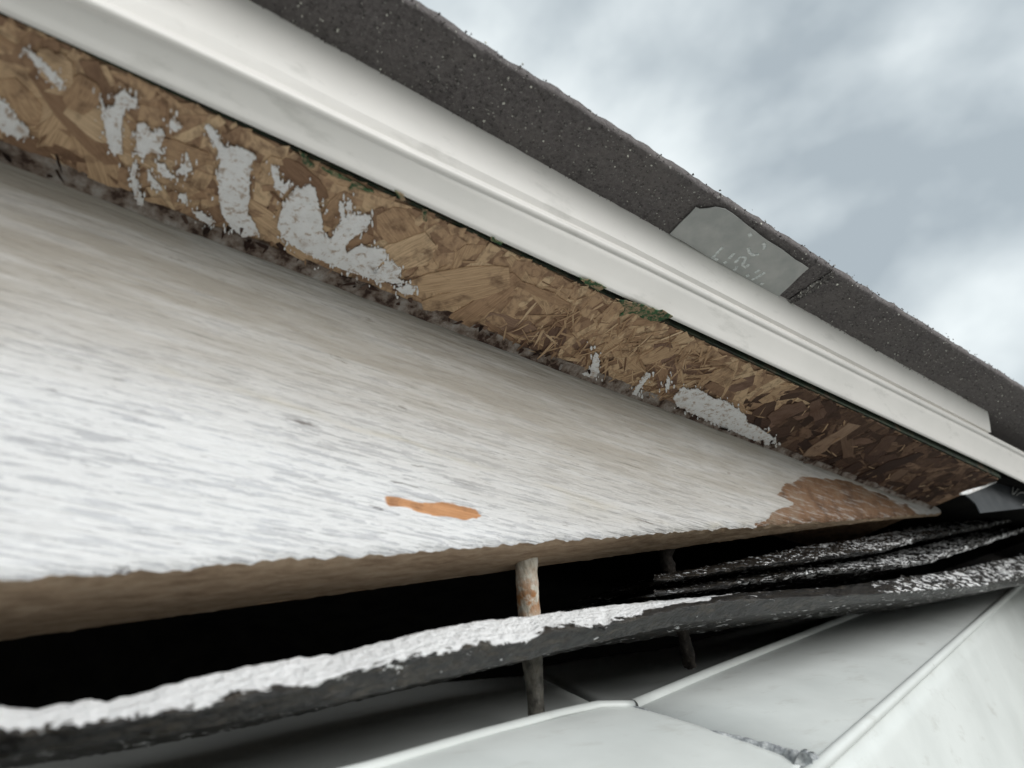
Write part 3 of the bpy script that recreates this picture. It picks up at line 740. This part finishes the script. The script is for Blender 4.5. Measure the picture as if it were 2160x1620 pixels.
film('release_film', ragged([(1413, 494), (1440, 466), (1468, 437), (1477, 441), (1492, 440), (1510, 437), (1530, 441), (1546, 451), (1580, 478), (1620, 508), (1665, 538), (1706, 566), (1672, 597), (1640, 628), (1608, 614), (1570, 585), (1530, 562), (1490, 540), (1450, 515)], 14, 1.2),
     'grey plastic film strip with worn pale letters stuck under the shingle edge', STR, .0006)

# ------------------------------------------------------------------ loose shingle layers in the gap
def layer(name, upper, mid, lower, ys, mat, paint_fn, amp=.0006, n=620, nv=9, depth=.05):
    """thin sheet seen edge on: a tilted upper face (upper > mid) and a thin torn edge below it (mid > lower)"""
    us = np.linspace(upper[0][0], upper[-1][0], n)
    f = lambda P: np.interp(us, [q[0] for q in P], [q[1] for q in P])
    vu, vm, vl = f(upper), f(mid), f(lower); V, A = [], []
    for i in range(n):
        u = us[i]
        vm_ = vm[i] + 3.5 * float(fbm(u * .05, 3.1, 4)); vl_ = vl[i] + 5 * float(fbm(u * .06, 8.1, 4))
        pu, pm, pl_ = at_y(u, vu[i], ys[0]), at_y(u, vm_, ys[1]), at_y(u, vl_, ys[2])
        V += [pu + np.array([0, depth, depth * .1]), pu + np.array([0, .012, .001])]; A += [0, 0]
        for k in range(nv):
            t = k / (nv - 1); p = pu + (pm - pu) * t; d = amp * float(fbm(p[0] * 360, t * 2.6 + u * .0007, 4))
            V.append(p + np.array([0, .35 * d, d])); A.append(paint_fn(u, t))
        for k in range(1, nv):
            t = k / (nv - 1); p = pm + (pl_ - pm) * t; d = amp * float(fbm(p[0] * 420, 9 + t * 2.2, 4))
            V.append(p + np.array([0, d, .3 * d])); A.append(paint_fn(u, 1 + t))
        V += [pl_ + np.array([0, .012, .002]), pl_ + np.array([0, depth, depth * .1])]; A += [0, 0]
    rows = 2 * nv + 3
    return mesh_obj(name, V, grid_faces(n, rows), mat, None, True, {'paint': A}), np.array(V).reshape(n, rows, 3)
GRP = 'loose shingle layers in the gap below the board'
U3 = [(-420, 1545), (0, 1490), (60, 1497), (150, 1484), (190, 1474), (225, 1482), (330, 1452), (440, 1424), (600, 1392), (720, 1378), (820, 1350), (900, 1330), (1000, 1311), (1130, 1298), (1300, 1275), (1440, 1262), (1500, 1257), (1560, 1250), (1640, 1245), (1760, 1238), (1880, 1222), (2000, 1205), (2160, 1172), (2400, 1110)]
L3 = [(-420, 1690), (0, 1606), (300, 1562), (500, 1530), (720, 1490), (900, 1447), (1130, 1392), (1300, 1352), (1440, 1320), (1600, 1300), (1740, 1284), (1880, 1266), (2060, 1251), (2160, 1238), (2400, 1190)]
WB = [(-420, 1600), (0, 1545), (60, 1548), (130, 1535), (220, 1530), (330, 1508), (400, 1500), (520, 1468), (600, 1462), (640, 1448), (720, 1424), (830, 1392), (900, 1382), (960, 1372), (1010, 1358), (1090, 1355), (1180, 1330), (1262, 1322), (1275, 1328), (1290, 1316), (1380, 1298), (1420, 1285), (1500, 1272), (1530, 1266), (1640, 1262), (1760, 1258), (1880, 1250), (2000, 1240), (2060, 1238), (2160, 1215), (2400, 1160)]
L3 = [(-420, 1680), (0, 1600), (300, 1556), (500, 1524), (720, 1482), (900, 1438), (1130, 1386), (1300, 1346), (1440, 1314), (1600, 1294), (1740, 1280), (1880, 1263), (2060, 1249), (2160, 1232), (2400, 1180)]
def p3(u, t):
    if u > 1840: return .40 * min(1, (u - 1840) / 100) if t < 1.1 else -.1
    t1 = (.86 + .42 * float(fbm(u * .012, .7, 3)) + .22 * float(fbm(u * .06, 3.7, 3))) * float(np.clip((1660 - u) / 420, 0, 1)) ** .6 - (.35 if u > 1500 else 0)
    return float(np.clip(.55 + (t1 - t) * 4.2, -.3, 1.7))
t3 = thing('loose_shingle', 'long sagging tarred shingle edge with a thick white painted upper lip', 'shingle', at_y(1000, 1340, .17), GRP)
o3, V3 = layer('mat', U3, WB, L3, (.173, .160, .167), mt.m, p3); adopt(o3, t3)
# two thin layers above it, fanning out to the right
U1 = [(1380, 1214), (1430, 1206), (1560, 1181), (1680, 1156), (1800, 1138), (1900, 1118), (2020, 1096), (2080, 1080), (2160, 1071), (2400, 1030)]
M1 = [(1380, 1226), (1430, 1219), (1560, 1197), (1680, 1182), (1800, 1167), (1860, 1158), (1950, 1131), (2080, 1107), (2160, 1091), (2400, 1044)]
L1 = [(1380, 1229), (1430, 1223), (1560, 1201), (1680, 1187), (1800, 1172), (1860, 1164), (1950, 1137), (2080, 1113), (2160, 1097), (2400, 1050)]
U2 = [(1380, 1243), (1430, 1236), (1560, 1213), (1700, 1196), (1820, 1180), (1880, 1166), (1990, 1140), (2080, 1119), (2160, 1104), (2400, 1060)]
M2 = [(1380, 1250), (1430, 1245), (1580, 1226), (1700, 1210), (1800, 1200), (1900, 1191), (1955, 1181), (2000, 1166), (2080, 1140), (2160, 1114), (2400, 1067)]
L2 = [(1380, 1254), (1430, 1250), (1580, 1231), (1700, 1215), (1800, 1206), (1900, 1197), (1955, 1188), (2000, 1174), (2080, 1148), (2160, 1122), (2400, 1075)]
def p1(u, t): return (.46 * float(np.clip((u - 1600) / 240, 0, 1)) * (1 - .25 * t)) if t <= 1 else .0  # white flecks, partly wet highlights put into the colour
def p2(u, t):
    if t > 1: return .42 if 1560 < u < 2140 else .1
    return .46 * math.exp(-((u - 1850) / 150) ** 2) + .25 * (u > 1980)
oa, Va = layer('mat', U1, M1, L1, (.192, .171, .173), mt.m, p1, .0011)
ob, Vb = layer('mat', U2, M2, L2, (.188, .168, .171), mt.m, p2, .0011)
ta = thing('loose_shingle', 'topmost black shingle layer with white flecked edge below the brown board tip', 'shingle', at_y(1900, 1140, .175), GRP); adopt(oa, ta)
tb = thing('loose_shingle', 'middle shingle layer squeezed between the flecked top layer and the sagging one', 'shingle', at_y(1900, 1180, .172), GRP); adopt(ob, tb)
def gl(Vg, lo, hi, k0=2, k1=10):
    n = Vg.shape[0]
    def f():
        i = int(n * random.uniform(lo, hi)); k = random.randint(k0, k1)
        return Vg[min(i, n - 1), k] + rng.normal(size=3) * .0004
    return f
granules('grit', 260, gl(Va, .25, .8), mtg.m, ta, .0003, .0008)
granules('grit', 220, gl(Vb, .25, .8), mtg.m, tb, .0003, .0008)
granules('grit', 240, gl(V3, .82, .93), mtg.m, t3, .0003, .0008)

# small film scrap at the far right, hanging under the deck corner
yq = .138
sc_poly = [(2030, 1040), (2075, 1028), (2118, 1008), (2200, 985), (2300, 1000), (2300, 1075), (2160, 1072), (2068, 1082), (2058, 1062), (2045, 1050)]
P = [at_y(u, v, yq) for u, v in sc_poly]
t = thing('release_film', 'dark grey film scrap with pale rim in the corner under the drip edge', 'film strip', np.mean(P, 0))
slab('sheet', P, np.array([0, -1, 0]), .0006, mfd.m, t)
tube('rim', [at_y(u, v, yq - .0006) for u, v in [(2026, 1042), (2040, 1039), (2075, 1027), (2100, 1016), (2120, 1007)]], [.0006, .0013, .0008, .0006, .0003], mp_.m, t, 8)
for st in ([(2138, 1023), (2136, 1032), (2135, 1043), (2141, 1040), (2147, 1031)], [(2155 + 12 * math.cos(a_), 1052 + 14 * math.sin(a_)) for a_ in np.linspace(-2.6, 1.4, 9)]):
    tube('letter', [at_y(u, v, yq - .0007) for u, v in lerp_pts(st, 12)], .0004, mf.m, t, 6)

# ------------------------------------------------------------------ nails
def nail(name, label, pts, y, rad, mat, amp, rusty=None):
    P = np.array([at_y(u, v, y + .016 * k / (len(pts) - 1)) for k, (u, v) in enumerate(pts)]); P = lerp_pts(P, 60)
    t = np.linspace(0, 1, 60)
    rr = np.interp(t, np.linspace(0, 1, len(rad)), rad)
    o = tube(name, P, rr, mat, None, 18, amp)
    me = o.data; at = me.attributes.new('rust', 'FLOAT', 'POINT')
    at2 = me.attributes.new('lower_shade', 'FLOAT', 'POINT'); at2.data.foreach_set('value', np.repeat(np.clip((t - .5) / .1, 0, 1), 18).astype(np.float32))  # shade under the shingle strip, painted onto the nail's lower half
    val = np.repeat(np.clip(1 - np.abs(t - .33) / .2, 0, 1), 18); at.data.foreach_set('value', val.astype(np.float32)); return tag(o, label, 'nail', 'nails between the board and the flashing')
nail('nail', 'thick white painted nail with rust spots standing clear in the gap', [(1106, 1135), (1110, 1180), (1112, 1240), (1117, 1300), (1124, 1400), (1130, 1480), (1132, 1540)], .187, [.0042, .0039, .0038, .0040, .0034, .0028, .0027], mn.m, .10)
nail('nail', 'thin dark rusty nail in the shadow beside the layered shingles', [(1400, 1120), (1408, 1190), (1416, 1230), (1430, 1300), (1443, 1340), (1452, 1380), (1456, 1405)], .194, [.0042, .0034, .0024, .0022, .0022, .0026, .0024], mn2.m, .55)

# ------------------------------------------------------------------ corner flashing
flash = thing('corner_flashing', 'white sheet metal corner flashing with folded hems and sealed mitre seam', 'flashing', at_y(1500, 1560, .15))
H1, H2, S1 = at_y(900, 1587, .184), at_y(1260, 1490, .196), at_y(1692, 1614, .142)
nL = nrm(np.cross(H2 - H1, S1 - H1)); nL = nL if nL[2] > 0 else -nL
P1, P2, P4 = at_y(1338, 1490, .197), at_y(1800, 1302, .232), at_y(1722, 1620, .141)
nR = nrm(np.cross(P2 - P1, P4 - P1)); nR = nR if nR[2] > 0 else -nR
print('nL', nL, 'nR', nR)
def pl(u, v): return on_plane(u, v, H1, nL)
def pr(u, v): return on_plane(u, v, P1, nR)
def curved(name, A, B, mat, nu=40, nv=24, bulge=.0, nvec=None, th=.0008, wob=.0003):
    """ruled sheet between polylines A and B with slight dents and thickness"""
    A = lerp_pts(A, nu); B = lerp_pts(B, nu); V = []
    for i in range(nu):
        for j in range(nv):
            t = j / (nv - 1); p = A[i] + (B[i] - A[i]) * t
            V.append(p + nvec * (bulge * math.sin(math.pi * t) + wob * float(fbm(p[0] * 30, p[1] * 30 + p[2] * 20, 3))))
    o = mesh_obj(name, V, grid_faces(nu, nv), mat); md2 = o.modifiers.new('t', 'SOLIDIFY'); md2.thickness = th; md2.offset = 0
    adopt(o, flash); return o
# near sheet
curved('sheet', [pl(100, 1800), pl(780, 1622), pl(1000, 1556), pl(1262, 1492), pl(1332, 1491)], [pl(600, 2300), pl(1000, 2300), pl(1300, 2100), pl(1600, 1800), pl(1690, 1613)], mfl.m, 60, 30, .0008, nL)
# far sheet
P3, P3b = pr(2160, 1226), pr(2330, 1075)
curved('sheet', [pr(1338, 1490), pr(1500, 1424), pr(1800, 1302), pr(2060, 1190), pr(2250, 1110)], [pr(1706, 1632), pr(1850, 1505), pr(2000, 1370), P3, P3b], mfl.m, 60, 40, .0012, nR)
# rolled hems along the two upper edges and the outer fold
tube('hem', lerp_pts([pl(100, 1800), pl(780, 1622), pl(1000, 1556), pl(1180, 1508), pl(1262, 1490), pl(1335, 1489)], 40), .0019, mfl.m, flash, 14, .06)
tube('hem', lerp_pts([pr(1335, 1490), pr(1500, 1420), pr(1800, 1300), pr(2000, 1215)], 40), .0024, mfl.m, flash, 14, .06)
tube('fold', lerp_pts([pr(1560, 1765), pr(1715, 1626), pr(1850, 1505), pr(2000, 1370), P3, P3b], 60), .0021, mfl.m, flash, 18, .04)
# outer face under the fold
fa = lerp_pts([pr(1500, 1820), pr(1715, 1626), pr(2000, 1370), P3, P3b], 50) + np.array([0, .0006, -.0012])
curved('face', fa, fa + np.array([.004, .004, -.22]), mfl.m, 50, 24, .0, np.array([0, -1, 0]), .0008, .0002)
# back flanges standing behind the hems
curved('back_flange', [at_y(u, v, .206) for u, v in [(-300, 1930), (780, 1632), (1000, 1566), (1266, 1494)]], [at_y(u, v, .30) for u, v in [(-300, 1640), (500, 1520), (900, 1440), (1120, 1424)]], mfl.m, 30, 20, .0, np.array([0, 0, 1]))
curved('back_flange', [at_y(u, v, y_) for u, v, y_ in [(1266, 1495, .206), (1338, 1494, .206), (1500, 1430, .212), (1800, 1306, .242)]], [at_y(u, v, .33) for u, v in [(1110, 1415), (1200, 1395), (1400, 1370), (1700, 1290)]], mfl.m, 30, 20, .0, np.array([0, 0, 1]))
# sealant on the seam
seam = lerp_pts([pl(1335, 1492), pl(1420, 1520), pl(1520, 1556), pl(1600, 1578), pl(1660, 1595), pl(1694, 1618)], 60)
tube('sealant', [p + nL * .0004 for p in seam], np.interp(np.linspace(0, 1, 60), [0, .4, .6, .85, 1], [.0004, .0006, .0015, .0022, .0034]), msl.m, flash, 10, .5, 3)
for (u, v) in ((1698, 1600), (1712, 1606), (1690, 1608)):
    c = pl(u, v) + nL * .001
    tube('sealant', [c + nL * .002 * k for k in (-1, -.4, .3, .8)], [.0012, .0022, .0018, .0006], msl.m, flash, 8, .6, u)
bpy.context.view_layer.update()
